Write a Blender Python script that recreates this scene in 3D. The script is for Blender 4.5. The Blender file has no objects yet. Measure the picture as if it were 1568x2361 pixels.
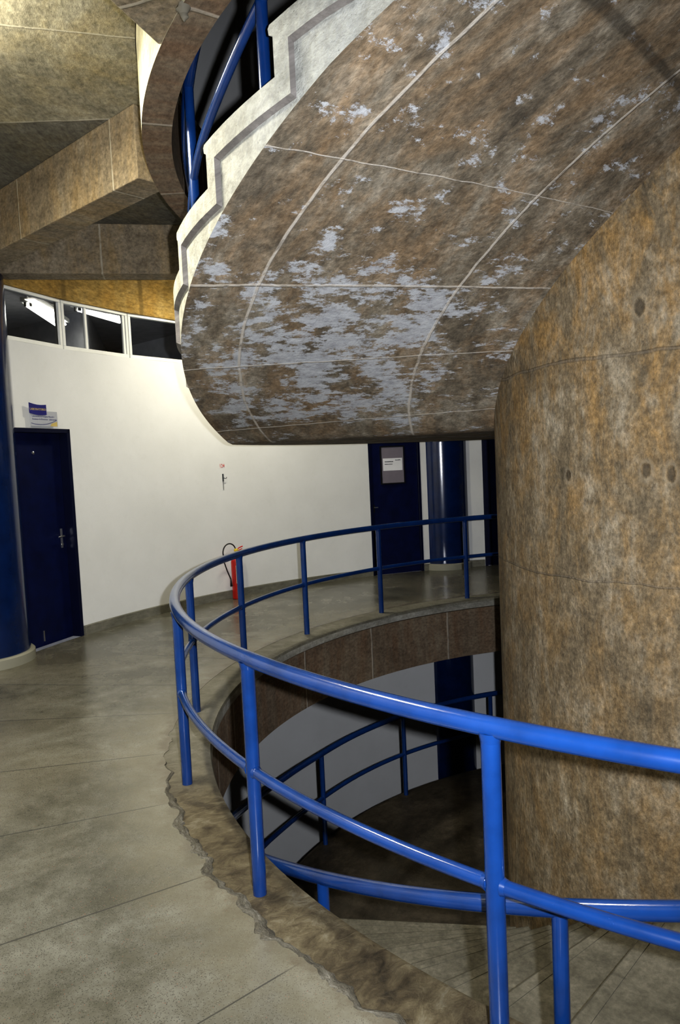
import bpy, bmesh, math, random
from mathutils import Matrix, Vector
rnd = random.Random(7)
# ------------------------------------------------------------------ layout
CX, CY = 3.0407, 5.3476            # axis of the round stair well
EYE = 1.7943
F_PX, PITCH, ROLL = 1711.92, 0.068998, -0.0463157
R_CORE, R_RAIL, R_EDGE, R_WALL = 1.8666, 4.1647, 3.9957, 6.545
STOREY = 4.39
CEIL = 4.18
BEAM_Z = 3.70
COL = bpy.context.scene.collection
D2R = math.pi / 180

def P(r, th, z=0.0):
    a = th * D2R
    return Vector((CX + r * math.cos(a), CY + r * math.sin(a), z))

# ------------------------------------------------------------------ object helpers
def link(o, parent=None):
    COL.objects.link(o)
    if parent is not None:
        o.parent = parent
    return o

def tag(o, label=None, cat=None, group=None, kind=None):
    if label: o['label'] = label
    if cat: o['category'] = cat
    if group: o['group'] = group
    if kind: o['kind'] = kind
    return o

def empty(name, mat=None, parent=None):
    o = bpy.data.objects.new(name, None)
    o.empty_display_size = 0.1
    link(o, parent)
    if mat is not None:
        o.matrix_world = mat
    return o

class MB:
    """collects vertices / faces / uvs / material slots of one mesh"""
    def __init__(s):
        s.v = []; s.f = []; s.uv = []; s.m = []; s.sm = []
    def vert(s, p):
        s.v.append(tuple(p)); return len(s.v) - 1
    def face(s, idx, uvs=None, m=0, smooth=False):
        s.f.append(tuple(idx)); s.uv.append(uvs if uvs else [(0, 0)] * len(idx)); s.m.append(m); s.sm.append(smooth)
    def quad(s, a, b, c, d, uvs=None, m=0, smooth=False):
        i = [s.vert(a), s.vert(b), s.vert(c), s.vert(d)]
        s.face(i, uvs, m, smooth)
    def box(s, lo, hi, m=0, M=None):
        x0, y0, z0 = lo; x1, y1, z1 = hi
        c = [Vector((x, y, z)) for z in (z0, z1) for y in (y0, y1) for x in (x0, x1)]
        if M is not None: c = [M @ q for q in c]
        i = [s.vert(q) for q in c]
        l = [(x, y, z) for z in (z0, z1) for y in (y0, y1) for x in (x0, x1)]
        for q, (a, b) in (((0, 2, 3, 1), (0, 1)), ((4, 5, 7, 6), (0, 1)), ((0, 1, 5, 4), (0, 2)),
                          ((2, 6, 7, 3), (0, 2)), ((0, 4, 6, 2), (1, 2)), ((1, 3, 7, 5), (1, 2))):
            s.face([i[k] for k in q], [(l[k][a], l[k][b]) for k in q], m)
    def tube(s, pts, r, n=14, closed=False, caps=True, m=0, smooth=True, radii=None):
        pts = [Vector(p) for p in pts]; N = len(pts); rings = []
        L = 0.0; prev = None; nrm = None
        for k, p in enumerate(pts):
            if closed: t = pts[(k + 1) % N] - pts[k - 1]
            else: t = pts[min(k + 1, N - 1)] - pts[max(k - 1, 0)]
            t.normalize()
            if nrm is None:
                up = Vector((0, 0, 1)) if abs(t.z) < 0.9 else Vector((1, 0, 0))
                nrm = t.cross(up).normalized()
            else:
                nrm = (nrm - t * nrm.dot(t)).normalized()
            b = t.cross(nrm)
            if prev is not None: L += (p - prev).length
            prev = p
            rr = radii[k] if radii else r
            rings.append(([s.vert(p + (nrm * math.cos(2 * math.pi * j / n) + b * math.sin(2 * math.pi * j / n)) * rr) for j in range(n)], L))
        M = N if closed else N - 1
        for k in range(M):
            (A, la), (B, lb) = rings[k], rings[(k + 1) % N]
            for j in range(n):
                j2 = (j + 1) % n
                u0, u1 = j / n * 0.2, (j + 1) / n * 0.2
                s.face((A[j], A[j2], B[j2], B[j]), [(u0, la), (u1, la), (u1, lb), (u0, lb)], m, smooth)
        if caps and not closed:
            s.face(list(reversed(rings[0][0])), None, m); s.face(rings[-1][0], None, m)
    def cyl(s, c, r0, r1, z0, z1, n=24, m=0, smooth=True, caps=True):
        c = Vector(c)
        A = [s.vert(c + Vector((r0 * math.cos(2 * math.pi * j / n), r0 * math.sin(2 * math.pi * j / n), z0))) for j in range(n)]
        B = [s.vert(c + Vector((r1 * math.cos(2 * math.pi * j / n), r1 * math.sin(2 * math.pi * j / n), z1))) for j in range(n)]
        for j in range(n):
            k = (j + 1) % n
            u0, u1 = j / n * 2 * math.pi * r0, (j + 1) / n * 2 * math.pi * r0
            s.face((A[j], A[k], B[k], B[j]), [(u0, z0), (u1, z0), (u1, z1), (u0, z1)], m, smooth)
        if caps:
            s.face(list(reversed(A)), [(s.v[i][0], s.v[i][1]) for i in reversed(A)], m)
            s.face(B, [(s.v[i][0], s.v[i][1]) for i in B], m)
    def lathe(s, prof, n=24, m=0):
        """prof list of (r, z) about local z axis"""
        R = []
        for r, z in prof:
            R.append([s.vert((r * math.cos(2 * math.pi * j / n), r * math.sin(2 * math.pi * j / n), z)) for j in range(n)])
        for a in range(len(R) - 1):
            for j in range(n):
                k = (j + 1) % n
                s.face((R[a][j], R[a][k], R[a + 1][k], R[a + 1][j]), None, m, True)
        s.face(list(reversed(R[0])), None, m); s.face(R[-1], None, m)
    def sweep(s, prof, ths, zs=None, mats=None, u0=3.0, caps=True, smooth=True, jit=None):
        """ring-shaped solid: prof(k) -> list of (r, z), ordered counter-clockwise in (r,z)"""
        secs = []
        for k, th in enumerate(ths):
            pr = prof(th, k) if callable(prof) else prof
            secs.append((th, pr, [s.vert(P(r, th, z)) for r, z in pr]))
        n = len(secs[0][1])
        for k in range(len(secs) - 1):
            ta, pa, A = secs[k]; tb, pb, B = secs[k + 1]
            ua, ub = ta * D2R * u0, tb * D2R * u0
            for j in range(n):
                j2 = (j + 1) % n
                vert_edge = abs(pa[j2][1] - pa[j][1]) > abs(pa[j2][0] - pa[j][0])
                c = 1 if vert_edge else 0
                s.face((A[j], A[j2], B[j2], B[j]), [(ua, pa[j][c]), (ua, pa[j2][c]), (ub, pb[j2][c]), (ub, pb[j][c])],
                       mats[j] if mats else 0, smooth)
        if caps:
            s.face(list(reversed(secs[0][2])), [(r, z) for r, z in reversed(secs[0][1])], mats[0] if mats else 0)
            s.face(secs[-1][2], [(r, z) for r, z in secs[-1][1]], mats[0] if mats else 0)
    def build(s, name, mats, parent=None, autosmooth=True, bevel=0, fix=True):
        me = bpy.data.meshes.new(name)
        me.from_pydata(s.v, [], s.f)
        ul = me.uv_layers.new(name='UVMap')
        li = 0
        for fi, f in enumerate(s.f):
            for q in s.uv[fi]:
                ul.data[li].uv = q; li += 1
        for m in (mats if isinstance(mats, (list, tuple)) else [mats]): me.materials.append(m)
        for fi, pl in enumerate(me.polygons):
            pl.material_index = s.m[fi]; pl.use_smooth = s.sm[fi]
        if fix:
            bm = bmesh.new(); bm.from_mesh(me)
            bmesh.ops.remove_doubles(bm, verts=bm.verts, dist=1e-5)
            bmesh.ops.recalc_face_normals(bm, faces=bm.faces)
            for e in bm.edges:
                if len(e.link_faces) == 2 and e.calc_face_angle(0) > 0.6: e.smooth = False
            bm.to_mesh(me); bm.free()
        me.update()
        o = bpy.data.objects.new(name, me)
        link(o, parent)
        if bevel:
            b = o.modifiers.new('bevel', 'BEVEL'); b.width = bevel; b.segments = 2; b.limit_method = 'ANGLE'
        return o

def frange(a, b, st):
    n = max(1, int(round((b - a) / st)))
    return [a + (b - a) * i / n for i in range(n + 1)]

def origin_to(o, p):
    """move a mesh object's origin to p without moving its geometry"""
    p = Vector(p)
    o.data.transform(Matrix.Translation(-p)); o.location = p

# ------------------------------------------------------------------ material helpers
class NT:
    def __init__(s, name):
        s.mat = bpy.data.materials.new(name); s.mat.use_nodes = True
        s.t = s.mat.node_tree; s.n = s.t.nodes; s.l = s.t.links
        s.bsdf = s.n['Principled BSDF']
        s._uv = None
    def new(s, typ, **kw):
        o = s.n.new(typ)
        for k, v in kw.items(): setattr(o, k, v)
        return o
    def put(s, sock, v):
        if v is None: return
        if isinstance(v, bpy.types.NodeSocket): s.l.new(v, sock)
        elif isinstance(v, (tuple, list)) and len(v) == 3 and sock.type == 'RGBA': sock.default_value = (*v, 1)
        else: sock.default_value = v
    def uv(s):
        if s._uv is None: s._uv = s.new('ShaderNodeUVMap').outputs[0]
        return s._uv
    def obj(s):
        return s.new('ShaderNodeTexCoord').outputs['Object']
    def scale(s, v, sc, loc=(0, 0, 0), rot=(0, 0, 0)):
        m = s.new('ShaderNodeMapping'); s.put(m.inputs[0], v); m.inputs['Scale'].default_value = sc
        m.inputs['Location'].default_value = loc; m.inputs['Rotation'].default_value = rot
        return m.outputs[0]
    def noise(s, v, sc, det=6, rough=.6, dist=0.0):
        o = s.new('ShaderNodeTexNoise'); s.put(o.inputs['Vector'], v)
        o.inputs['Scale'].default_value = sc; o.inputs['Detail'].default_value = det
        o.inputs['Roughness'].default_value = rough; o.inputs['Distortion'].default_value = dist
        return o.outputs['Fac']
    def vor(s, v, sc, feature='F1'):
        o = s.new('ShaderNodeTexVoronoi', feature=feature); s.put(o.inputs['Vector'], v); o.inputs['Scale'].default_value = sc
        return o
    def ramp(s, f, stops, interp='LINEAR'):
        o = s.new('ShaderNodeValToRGB'); s.put(o.inputs[0], f); cr = o.color_ramp; cr.interpolation = interp
        while len(cr.elements) < len(stops): cr.elements.new(0.5)
        for e, (p, c) in zip(cr.elements, stops):
            e.position = p; e.color = (*c, 1) if len(c) == 3 else c
        return o.outputs[0]
    def mr(s, v, a, b, c=0.0, d=1.0, smooth=False):
        o = s.new('ShaderNodeMapRange'); s.put(o.inputs[0], v)
        if smooth: o.interpolation_type = 'SMOOTHSTEP'
        for i, x in zip((1, 2, 3, 4), (a, b, c, d)): o.inputs[i].default_value = x
        return o.outputs[0]
    def math(s, op, a, b=None, c=None):
        o = s.new('ShaderNodeMath', operation=op); s.put(o.inputs[0], a); s.put(o.inputs[1], b)
        if c is not None: s.put(o.inputs[2], c)
        return o.outputs[0]
    def mix(s, f, a, b, blend='MIX'):
        o = s.new('ShaderNodeMix', data_type='RGBA', blend_type=blend)
        s.put(o.inputs[0], f); s.put(o.inputs[6], a); s.put(o.inputs[7], b)
        return o.outputs[2]
    def sep(s, v):
        o = s.new('ShaderNodeSeparateXYZ'); s.put(o.inputs[0], v); return o.outputs
    def lines(s, coord, pos, w):
        """1 on the lines, 0 away"""
        res = None
        for p in pos:
            if isinstance(p, tuple): p, ww = p
            else: ww = w
            d = s.math('ABSOLUTE', s.math('SUBTRACT', coord, p))
            v = s.mr(d, ww * .45, ww, 1, 0)
            res = v if res is None else s.math('MAXIMUM', res, v)
        return res
    def bump(s, h, strength=.3, dist=.02, prev=None):
        o = s.new('ShaderNodeBump'); s.put(o.inputs['Height'], h); o.inputs['Strength'].default_value = strength
        o.inputs['Distance'].default_value = dist
        if prev is not None: s.l.new(prev, o.inputs['Normal'])
        return o.outputs[0]
    def out(s, col=None, rough=None, normal=None, spec=None, **kw):
        b = s.bsdf
        if col is not None: s.put(b.inputs['Base Color'], col)
        if rough is not None: s.put(b.inputs['Roughness'], rough)
        if normal is not None: s.put(b.inputs['Normal'], normal)
        if spec is not None: b.inputs['Specular IOR Level'].default_value = spec
        for k, v in kw.items(): s.put(b.inputs[k], v)
        return s.mat

def concrete(name, dark, mid, light, sc=1.0, streak='none', stain=None, stain_amt=.5, patch=None, lines_u=(), lines_v=(), lw=.012,
             line_col=None, skew=0.0, wobble=.02, line_amt=.85, med=.25, stain_v=None, bump=.35, spots=(), rough=.85, patch_mask=None, fine=.35, stain_sc=1.3, dark_u=(), spec=.3, shade_below=None):
    t = NT(name); uv = t.uv(); v = uv
    if streak == 'v': vs = t.scale(uv, (2.6, .75, 1))
    elif streak == 'V': vs = t.scale(uv, (5, .5, 1))
    elif streak == 'b': vs = t.scale(uv, (1.5, .9, 1))
    elif streak == 'u': vs = t.scale(uv, (1.0, 2.2, 1))
    else: vs = t.scale(uv, (1, 1, 1))
    n1 = t.noise(v, 1.7 * sc, 6, .7, .4)
    n2 = t.noise(vs, 3.1 * sc, 5, .62)
    n3 = t.noise(v, 34 * sc, 3, .7)
    n4 = t.noise(t.scale(v, (1, 1, 1), (7.3, 2.1, 0)), 8 * sc, 5, .75)
    f = t.math('ADD', t.math('MULTIPLY', n1, .45), t.math('ADD', t.math('MULTIPLY', n2, .3), t.math('MULTIPLY', n4, .25)))
    col = t.ramp(f, [(.36, dark), (.5, mid), (.63, light)])
    if stain is not None:
        sm = t.noise(t.scale(vs, (1, 1, 1), (11, 5, 0)), stain_sc * sc, 6, .72, .5)
        sf = t.math('MULTIPLY', t.mr(sm, .45, .62), stain_amt)
        if stain_v: sf = t.math('MULTIPLY', sf, t.mr(t.sep(uv)[1], stain_v[0], stain_v[1], .55, 1.25))
        col = t.mix(sf, col, stain)
    # dark blotches
    db = t.noise(t.scale(v, (1, 1, 1), (3, 17, 0)), 3.3 * sc, 5, .75)
    col = t.mix(t.mr(db, .56, .75, 0, .55), col, (dark[0] * .55, dark[1] * .55, dark[2] * .6))
    # mid-scale mottling
    nm2 = t.noise(t.scale(v, (1.0, 1.0, 1), (9, 4, 0)), 13 * sc, 4, .75)
    gm = t.new('ShaderNodeCombineColor'); mv = t.mr(nm2, .32, .68, 1 - med, 1 + med)
    for i in range(3): t.put(gm.inputs[i], mv)
    col = t.mix(1.0, col, gm.outputs[0], 'MULTIPLY')
    # fine grain
    g = t.mr(n3, .3, .7, 1 - fine, 1 + fine)
    col = t.mix(1.0, col, t.new('ShaderNodeCombineColor').outputs[0], 'MIX') if False else col
    gc = t.new('ShaderNodeCombineColor')
    for i in range(3): t.put(gc.inputs[i], g)
    col = t.mix(1.0, col, gc.outputs[0], 'MULTIPLY')
    # pits
    pv = t.vor(v, 42 * sc)
    pit = t.mr(pv.outputs['Distance'], .06, .12, 1, 0)
    pitm = t.math('MULTIPLY', pit, t.mr(t.noise(v, 5, 3), .5, .6))
    col = t.mix(t.math('MULTIPLY', pitm, .6), col, (dark[0] * .3, dark[1] * .3, dark[2] * .3))
    h = t.math('ADD', t.math('MULTIPLY', n4, .8), t.math('ADD', t.math('MULTIPLY', n3, .35), t.math('MULTIPLY', pitm, -.5)))
    xy = t.sep(uv)
    if patch is not None:
        pn = t.noise(t.scale(v, (1.3, .8, 1), (2, 9, 0)), 4.2, 4, .6, .3)
        pe = t.noise(t.scale(v, (1.7, .8, 1), (5, 3, 0)), 11.0, 7, .82)
        pf = t.math('ADD', t.math('MULTIPLY', pn, .5), t.math('MULTIPLY', pe, .5))
        if patch_mask:
            u_lo, u_hi, amt = patch_mask
            m = t.math('MULTIPLY', t.mr(xy[0], u_lo - .25, u_lo + .15, 0, 1, True), t.mr(xy[0], u_hi - .2, u_hi + .35, 1, 0, True))
            vm = t.math('MULTIPLY', t.mr(xy[1], 2.2, 2.6, .1, 1, True), t.mr(xy[1], 3.55, 3.8, 1, .45, True))
            pf = t.math('ADD', pf, t.math('MULTIPLY', t.math('MULTIPLY', m, vm), amt))
        pm = t.mr(pf, .556, .592)
        pc = t.mix(t.mr(pe, .4, .6), (patch[0] * .62, patch[1] * .62, patch[2] * .64), patch)
        col = t.mix(t.math('MULTIPLY', pm, .86), col, pc)
    wob = t.math('MULTIPLY', t.math('SUBTRACT', t.noise(uv, 5 if wobble < .05 else 1.6, 2), .5), wobble)
    lc = line_col or (light[0] * 1.25, light[1] * 1.25, light[2] * 1.2)
    cu_ = t.math('ADD', xy[0], t.math('MULTIPLY', t.math('SUBTRACT', xy[1], 4.0), skew)) if skew else xy[0]
    for coord, ps in ((cu_, lines_u), (xy[1], lines_v)):
        if ps:
            ln = t.lines(t.math('ADD', coord, wob), ps, lw)
            ln = t.math('MULTIPLY', ln, t.mr(t.noise(uv, 9, 3), .3, .5, .35, 1))
            col = t.mix(t.math('MULTIPLY', ln, line_amt), col, lc)
            h = t.math('ADD', h, t.math('MULTIPLY', ln, .9))
    if dark_u:
        ln = t.lines(t.math('ADD', cu_, wob), dark_u, lw * 2.5)
        col = t.mix(t.math('MULTIPLY', ln, .6), col, (dark[0] * .5, dark[1] * .5, dark[2] * .5))
    if shade_below is not None:
        col = t.mix(t.mr(t.math('ADD', xy[0], wob), shade_below - .01, shade_below + .01, 1, 0), col, t.mix(1.0, col, (.52, .53, .58), 'MULTIPLY'))  # shade on the sector before this joint, painted into the colour
    for (su, sv, sr) in spots:
        dx = t.math('SUBTRACT', xy[0], su); dy = t.math('SUBTRACT', xy[1], sv)
        d = t.math('SQRT', t.math('ADD', t.math('MULTIPLY', dx, dx), t.math('MULTIPLY', dy, dy)))
        d = t.math('ADD', d, t.math('MULTIPLY', t.math('SUBTRACT', n4, .5), .05))
        inner = t.mr(d, sr * .6, sr, 1, 0); ring = t.math('MULTIPLY', t.mr(d, sr * .9, sr * 1.2, 0, 1), t.mr(d, sr * 1.2, sr * 1.9, 1, 0))
        col = t.mix(t.math('MULTIPLY', inner, .6), col, (dark[0] * .5, dark[1] * .5, dark[2] * .55))
        col = t.mix(t.math('MULTIPLY', ring, .3), col, light)
        h = t.math('ADD', h, t.math('MULTIPLY', inner, -.6))
    return t.out(col, rough, t.bump(h, bump, .03), spec=spec)

def paint(name, col, rough=.25, coat=.0, noise_amt=.15, spec=.5, worn=None, bump=.05):
    t = NT(name); o = t.obj()
    n = t.noise(o, 6, 5, .6); n2 = t.noise(o, 60, 3, .6)
    c = t.mix(t.mr(n, .3, .7), tuple(x * (1 - noise_amt) for x in col), tuple(min(1, x * (1 + noise_amt)) for x in col))
    if worn:
        w = t.math('MULTIPLY', t.mr(t.noise(o, 22, 8, .8), .62, .68), t.mr(t.noise(o, 1.7, 3), .5, .62))
        c = t.mix(w, c, worn)
    t.out(c, rough, t.bump(n2, bump, .004), spec=spec)
    t.bsdf.inputs['Coat Weight'].default_value = coat; t.bsdf.inputs['Coat Roughness'].default_value = .12
    return t.mat

U0 = 3.0
def U(th): return th * D2R * U0
FLOOR_JOINTS = [171, 180, 190.3, 200, 210.6, 220.6, 231, 241.5, 251, 160.5, 150.5, 140, 130, 120, 110, 100, 90]

M = {}
M['soffit'] = concrete('stair_soffit_concrete', (.056, .046, .033), (.150, .124, .088), (.30, .27, .212), streak='u', stain=(.29, .175, .08), stain_amt=.36, med=.3,
                       patch=(.47, .485, .50), patch_mask=(U(174), U(204), .085), lines_u=[(U(171.6), .009), (U(187.7), .008), (U(201.7), .012), (U(216), .004)], skew=.063,
                       lines_v=[(2.50, .013), (3.68, .012)], lw=.012, line_col=(.46, .42, .36), dark_u=[U(231)])
M['core'] = concrete('core_concrete', (.075, .060, .038), (.165, .128, .078), (.29, .252, .185), streak='b', stain=(.28, .16, .045), stain_amt=.5, med=.36, stain_v=(.4, 3.0),
                     lines_v=[(2.31, .012), (1.02, .008)], lw=.01, line_col=(.12, .10, .075), stain_sc=2.0, wobble=.07, line_amt=.5,
                     spots=[(U(222.8), 2.55, .05), (U(207.6), 1.64, .035), (U(223.4), 1.66, .045), (U(227.5), 1.64, .045)], bump=.55)
M['beam'] = concrete('beam_concrete', (.13, .105, .07), (.21, .17, .115), (.31, .265, .19), streak='v', stain=(.27, .18, .07), stain_amt=.45,
                     lines_u=[.30, 1.70, 3.1], lw=.012, line_col=(.38, .34, .26))
M['ring'] = concrete('ring_beam_concrete', (.10, .075, .05), (.165, .125, .085), (.225, .185, .13), streak='V', med=.12, stain=(.15, .08, .04), stain_amt=.5,
                     lines_u=[U(a) for a in (195.3, 180.5, 210.6, 172, 149.5, 133.2, 116.5, 100)], lw=.012, line_col=(.34, .30, .24))
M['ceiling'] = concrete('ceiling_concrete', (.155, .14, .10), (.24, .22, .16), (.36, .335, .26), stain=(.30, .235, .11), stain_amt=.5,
                        lines_u=[U(a) for a in (194.6, 181.5, 168, 155, 142, 129, 208, 221)], lw=.008, line_col=(.40, .37, .29), shade_below=U(181.5))
M['band'] = concrete('wall_band_concrete', (.26, .17, .05), (.38, .25, .075), (.46, .33, .13), stain=(.40, .22, .04), stain_amt=.5, streak='v',
                     dark_u=[U(a) for a in (154.8, 144.7, 134.6, 165)], lw=.008)
M['stringer'] = concrete('stringer_plaster', (.245, .248, .225), (.33, .335, .31), (.415, .42, .395), streak='v', fine=.14, bump=.5, stain=(.33, .31, .24), stain_amt=.3, rough=.8)
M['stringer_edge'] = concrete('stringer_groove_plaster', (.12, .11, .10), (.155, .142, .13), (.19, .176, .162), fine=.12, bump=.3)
M['tread'] = concrete('tread_cement', (.095, .088, .066), (.15, .14, .108), (.22, .205, .16), fine=.22, dark_u=[U(171.7 + 9.1 * k - .42) for k in range(-3, 12)], lw=.004, bump=.2, rough=.6, spec=.4)
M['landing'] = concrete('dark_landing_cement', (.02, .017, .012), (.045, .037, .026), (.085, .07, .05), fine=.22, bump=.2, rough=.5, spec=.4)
M['ring_outer'] = concrete('ring_outer_plaster', (.36, .33, .22), (.50, .47, .34), (.60, .57, .44), fine=.12, bump=.3)
M['lip'] = concrete('slab_lip_cement', (.17, .16, .13), (.26, .25, .21), (.38, .37, .33), fine=.2, bump=.3)

def floor_mat():
    t = NT('polished_granilite'); uv = t.uv(); xy = t.sep(uv); o = t.obj()
    n1 = t.noise(o, 1.3, 7, .68, .4); n2 = t.noise(o, 5.5, 6, .72); n5 = t.noise(o, .55, 3, .5)
    f = t.math('ADD', t.math('MULTIPLY', n1, .6), t.math('MULTIPLY', n2, .4))
    col = t.ramp(f, [(.38, (.055, .053, .038)), (.46, (.096, .092, .070)), (.54, (.142, .137, .111)), (.63, (.205, .20, .17))])
    col = t.mix(t.mr(n5, .45, .65, 0, .45), col, (.20, .18, .13))
    v1 = t.vor(o, 190); v2 = t.vor(t.scale(o, (1, 1, 1), (3, 3, 3)), 150)
    s1 = t.math('MULTIPLY', t.mr(v1.outputs['Distance'], .3, .45, 1, 0), t.mr(t.sep(v1.outputs['Color'])[0], .58, .62))
    s2 = t.math('MULTIPLY', t.mr(v2.outputs['Distance'], .2, .32, 1, 0), t.mr(t.sep(v2.outputs['Color'])[1], .66, .7))
    col = t.mix(t.math('MULTIPLY', s1, .75), col, (.035, .033, .027))
    col = t.mix(t.math('MULTIPLY', s2, .3), col, (.32, .31, .26))
    rs = t.math('MULTIPLY', t.mr(v2.outputs['Distance'], .15, .25, 1, 0), t.mr(t.sep(v2.outputs['Color'])[2], .985, .99))
    col = t.mix(rs, col, (.30, .10, .06))
    # paler worn edge beside the kerb
    ed = t.mr(t.math('ADD', xy[1], t.math('MULTIPLY', t.math('SUBTRACT', n2, .5), .9)), 4.3, 4.75, 1, 0, True)
    col = t.mix(t.math('MULTIPLY', ed, .45), col, (.22, .20, .145))
    dk = t.math('MULTIPLY', t.mr(t.math('ADD', xy[1], t.math('MULTIPLY', t.math('SUBTRACT', n2, .5), .35)), 4.27, 4.36, 1, 0, True), t.mr(n1, .4, .55))
    col = t.mix(t.math('MULTIPLY', dk, .5), col, (.10, .08, .055))
    wob = t.math('MULTIPLY', t.math('SUBTRACT', t.noise(o, 3, 4), .5), .006)
    ln = t.lines(t.math('ADD', xy[0], wob), [U(a) for a in FLOOR_JOINTS], .0032)
    ln = t.math('MULTIPLY', ln, t.mr(xy[1], 4.28, 4.4, 0, 1))
    col = t.mix(t.math('MULTIPLY', ln, .8), col, (.04, .04, .035))
    return t.out(col, .26, t.bump(t.math('MULTIPLY', n2, .5), .12, .01), spec=.6)
M['floor'] = floor_mat()

def kerb_mat():
    t = NT('worn_kerb_cement'); uv = t.uv(); xy = t.sep(uv); o = t.obj()
    n1 = t.noise(o, 2.3, 8, .7, 1.0); n2 = t.noise(t.scale(uv, (2.5, 1, 1)), 9, 8, .75, .8); n3 = t.noise(o, 70, 4, .7)
    f = t.math('ADD', t.math('MULTIPLY', n1, .55), t.math('MULTIPLY', n2, .45))
    brown = t.ramp(f, [(.36, (.018, .014, .009)), (.45, (.062, .048, .028)), (.53, (.12, .098, .058)), (.62, (.21, .19, .135))])
    pale = t.ramp(f, [(.38, (.10, .092, .066)), (.5, (.16, .15, .115)), (.62, (.22, .21, .175))])
    m = t.mr(t.math('ADD', xy[0], t.math('MULTIPLY', n1, .6)), U(188) + .3, U(203) + .3, 0, 1, True)
    col = t.mix(m, pale, brown)
    sp = t.mr(n3, .6, .7, 0, .4)
    col = t.mix(sp, col, (.06, .05, .035))
    return t.out(col, .55, t.bump(t.math('ADD', n2, t.math('MULTIPLY', n3, .3)), .6, .014), spec=.35)
M['kerb'] = kerb_mat()
M['mortar'] = concrete('crumbled_mortar', (.055, .048, .036), (.165, .15, .115), (.34, .325, .275), sc=5, fine=.4, bump=.9)

def wall_mat():
    t = NT('white_wall_paint'); o = t.obj()
    n = t.noise(o, 1.4, 5, .6); n2 = t.noise(o, 90, 4, .6); n3 = t.noise(o, 9, 6, .6)
    col = t.mix(t.mr(n, .3, .7), (.66, .66, .645), (.72, .72, .71))
    z = t.sep(o)[2]
    sc = t.math('MULTIPLY', t.mr(n3, .58, .72), .10)
    col = t.mix(sc, col, (.52, .51, .48))
    return t.out(col, .62, t.bump(t.math('ADD', n2, t.math('MULTIPLY', n3, .5)), .12, .006), spec=.35)
M['wall'] = wall_mat()
M['blue'] = paint('glossy_blue_enamel', (.005, .030, .125), rough=.20, coat=.5, spec=.5, noise_amt=.2, worn=(.06, .12, .34))
M['blue_column'] = paint('blue_column_enamel', (.003, .013, .06), rough=.16, coat=.3, spec=.5, noise_amt=.25, bump=.1)
M['door'] = paint('navy_door_enamel', (.002, .005, .036), rough=.42, spec=.25, noise_amt=.3)
M['door_frame'] = paint('navy_frame_enamel', (.0015, .003, .02), rough=.38, spec=.3)
M['black'] = paint('black_plastic', (.006, .006, .007), rough=.4)
M['chrome'] = NT('brushed_metal').out((.72, .72, .70), .28, Metallic=1.0)
M['red'] = paint('red_enamel', (.52, .012, .006), rough=.3, coat=.2)
M['yellow'] = paint('yellow_plastic', (.65, .48, .03), rough=.4)
M['white'] = paint('white_frame_enamel', (.74, .74, .70), rough=.45, noise_amt=.06)
M['label'] = paint('paper_label', (.62, .66, .64), rough=.6, noise_amt=.08)
M['green'] = paint('label_green_ink', (.03, .14, .10), rough=.6)
M['paper'] = paint('white_paper', (.72, .72, .74), rough=.7, noise_amt=.04)
M['board'] = paint('lilac_grey_pane', (.20, .18, .21), rough=.3, noise_amt=.05)
M['ink'] = paint('grey_ink', (.05, .055, .06), rough=.7)
M['sign_blue'] = paint('sign_navy', (.015, .015, .16), rough=.4)
M['sign_grey'] = paint('sign_grey', (.40, .41, .45), rough=.5, noise_amt=.05)
M['sign_yellow'] = paint('sign_yellow_ink', (.55, .42, .14), rough=.5)
M['sign_ink'] = paint('sign_navy_ink', (.06, .065, .17), rough=.5)
M['red_ink'] = paint('red_stencil_ink', (.60, .06, .04), rough=.7)
M['grime'] = paint('grey_grime', (.22, .22, .21), rough=.9)
M['gap'] = paint('window_gasket', (.03, .03, .03), rough=.8)
M['plinth'] = concrete('plinth_cement', (.20, .195, .15), (.28, .27, .215), (.36, .35, .29), fine=.12, bump=.15, rough=.6)
M['skirting'] = concrete('skirting_cement', (.105, .10, .075), (.15, .145, .115), (.20, .19, .155), fine=.1, bump=.1, rough=.5)
M['room'] = paint('unlit_classroom_plaster', (.5, .5, .52), rough=.9)
t = NT('window_glass')
tr = t.new('ShaderNodeBsdfTransparent'); gl = t.new('ShaderNodeBsdfGlossy'); gl.inputs['Roughness'].default_value = .03
tr.inputs[0].default_value = (.82, .84, .84, 1)
fr = t.new('ShaderNodeFresnel'); fr.inputs[0].default_value = 1.45
mx = t.new('ShaderNodeMixShader'); t.l.new(fr.outputs[0], mx.inputs[0]); t.l.new(tr.outputs[0], mx.inputs[1]); t.l.new(gl.outputs[0], mx.inputs[2])
t.l.new(mx.outputs[0], t.n['Material Output'].inputs[0])
M['glass'] = t.mat
t = NT('fluorescent_tube_glow')
M['tube'] = t.out((.9, .9, .85), .4)
t.bsdf.inputs['Emission Color'].default_value = (1, .98, .9, 1); t.bsdf.inputs['Emission Strength'].default_value = 9.0

# ------------------------------------------------------------------ building shell, one function per storey
def ring_solid(name, prof, ths, mats, parent=None, mi=None, u0=U0, caps=False):
    m = MB(); m.sweep(prof, ths, mats=mi, u0=u0, caps=caps)
    return m.build(name, mats, parent)

FULL = frange(0, 360, 1.5)
COL_TH = [38.5, 101.7, 164.9, 228.1, 291.3, 345.0]
R_COLC, R_COLM = 6.79, .42
HOLE_DOORS = {'door_1': (155.1, 163.3, 0, 2.27), 'door_2': (105.55, 113.15, 0, 2.27), 'door_3': (88.9, 96.5, 0, 2.27)}
WIN_EDGES = [188.4 - 0.2, 179.9, 171.4, 163.4, 154.9, 146.35, 137.8, 129.2]

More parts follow.
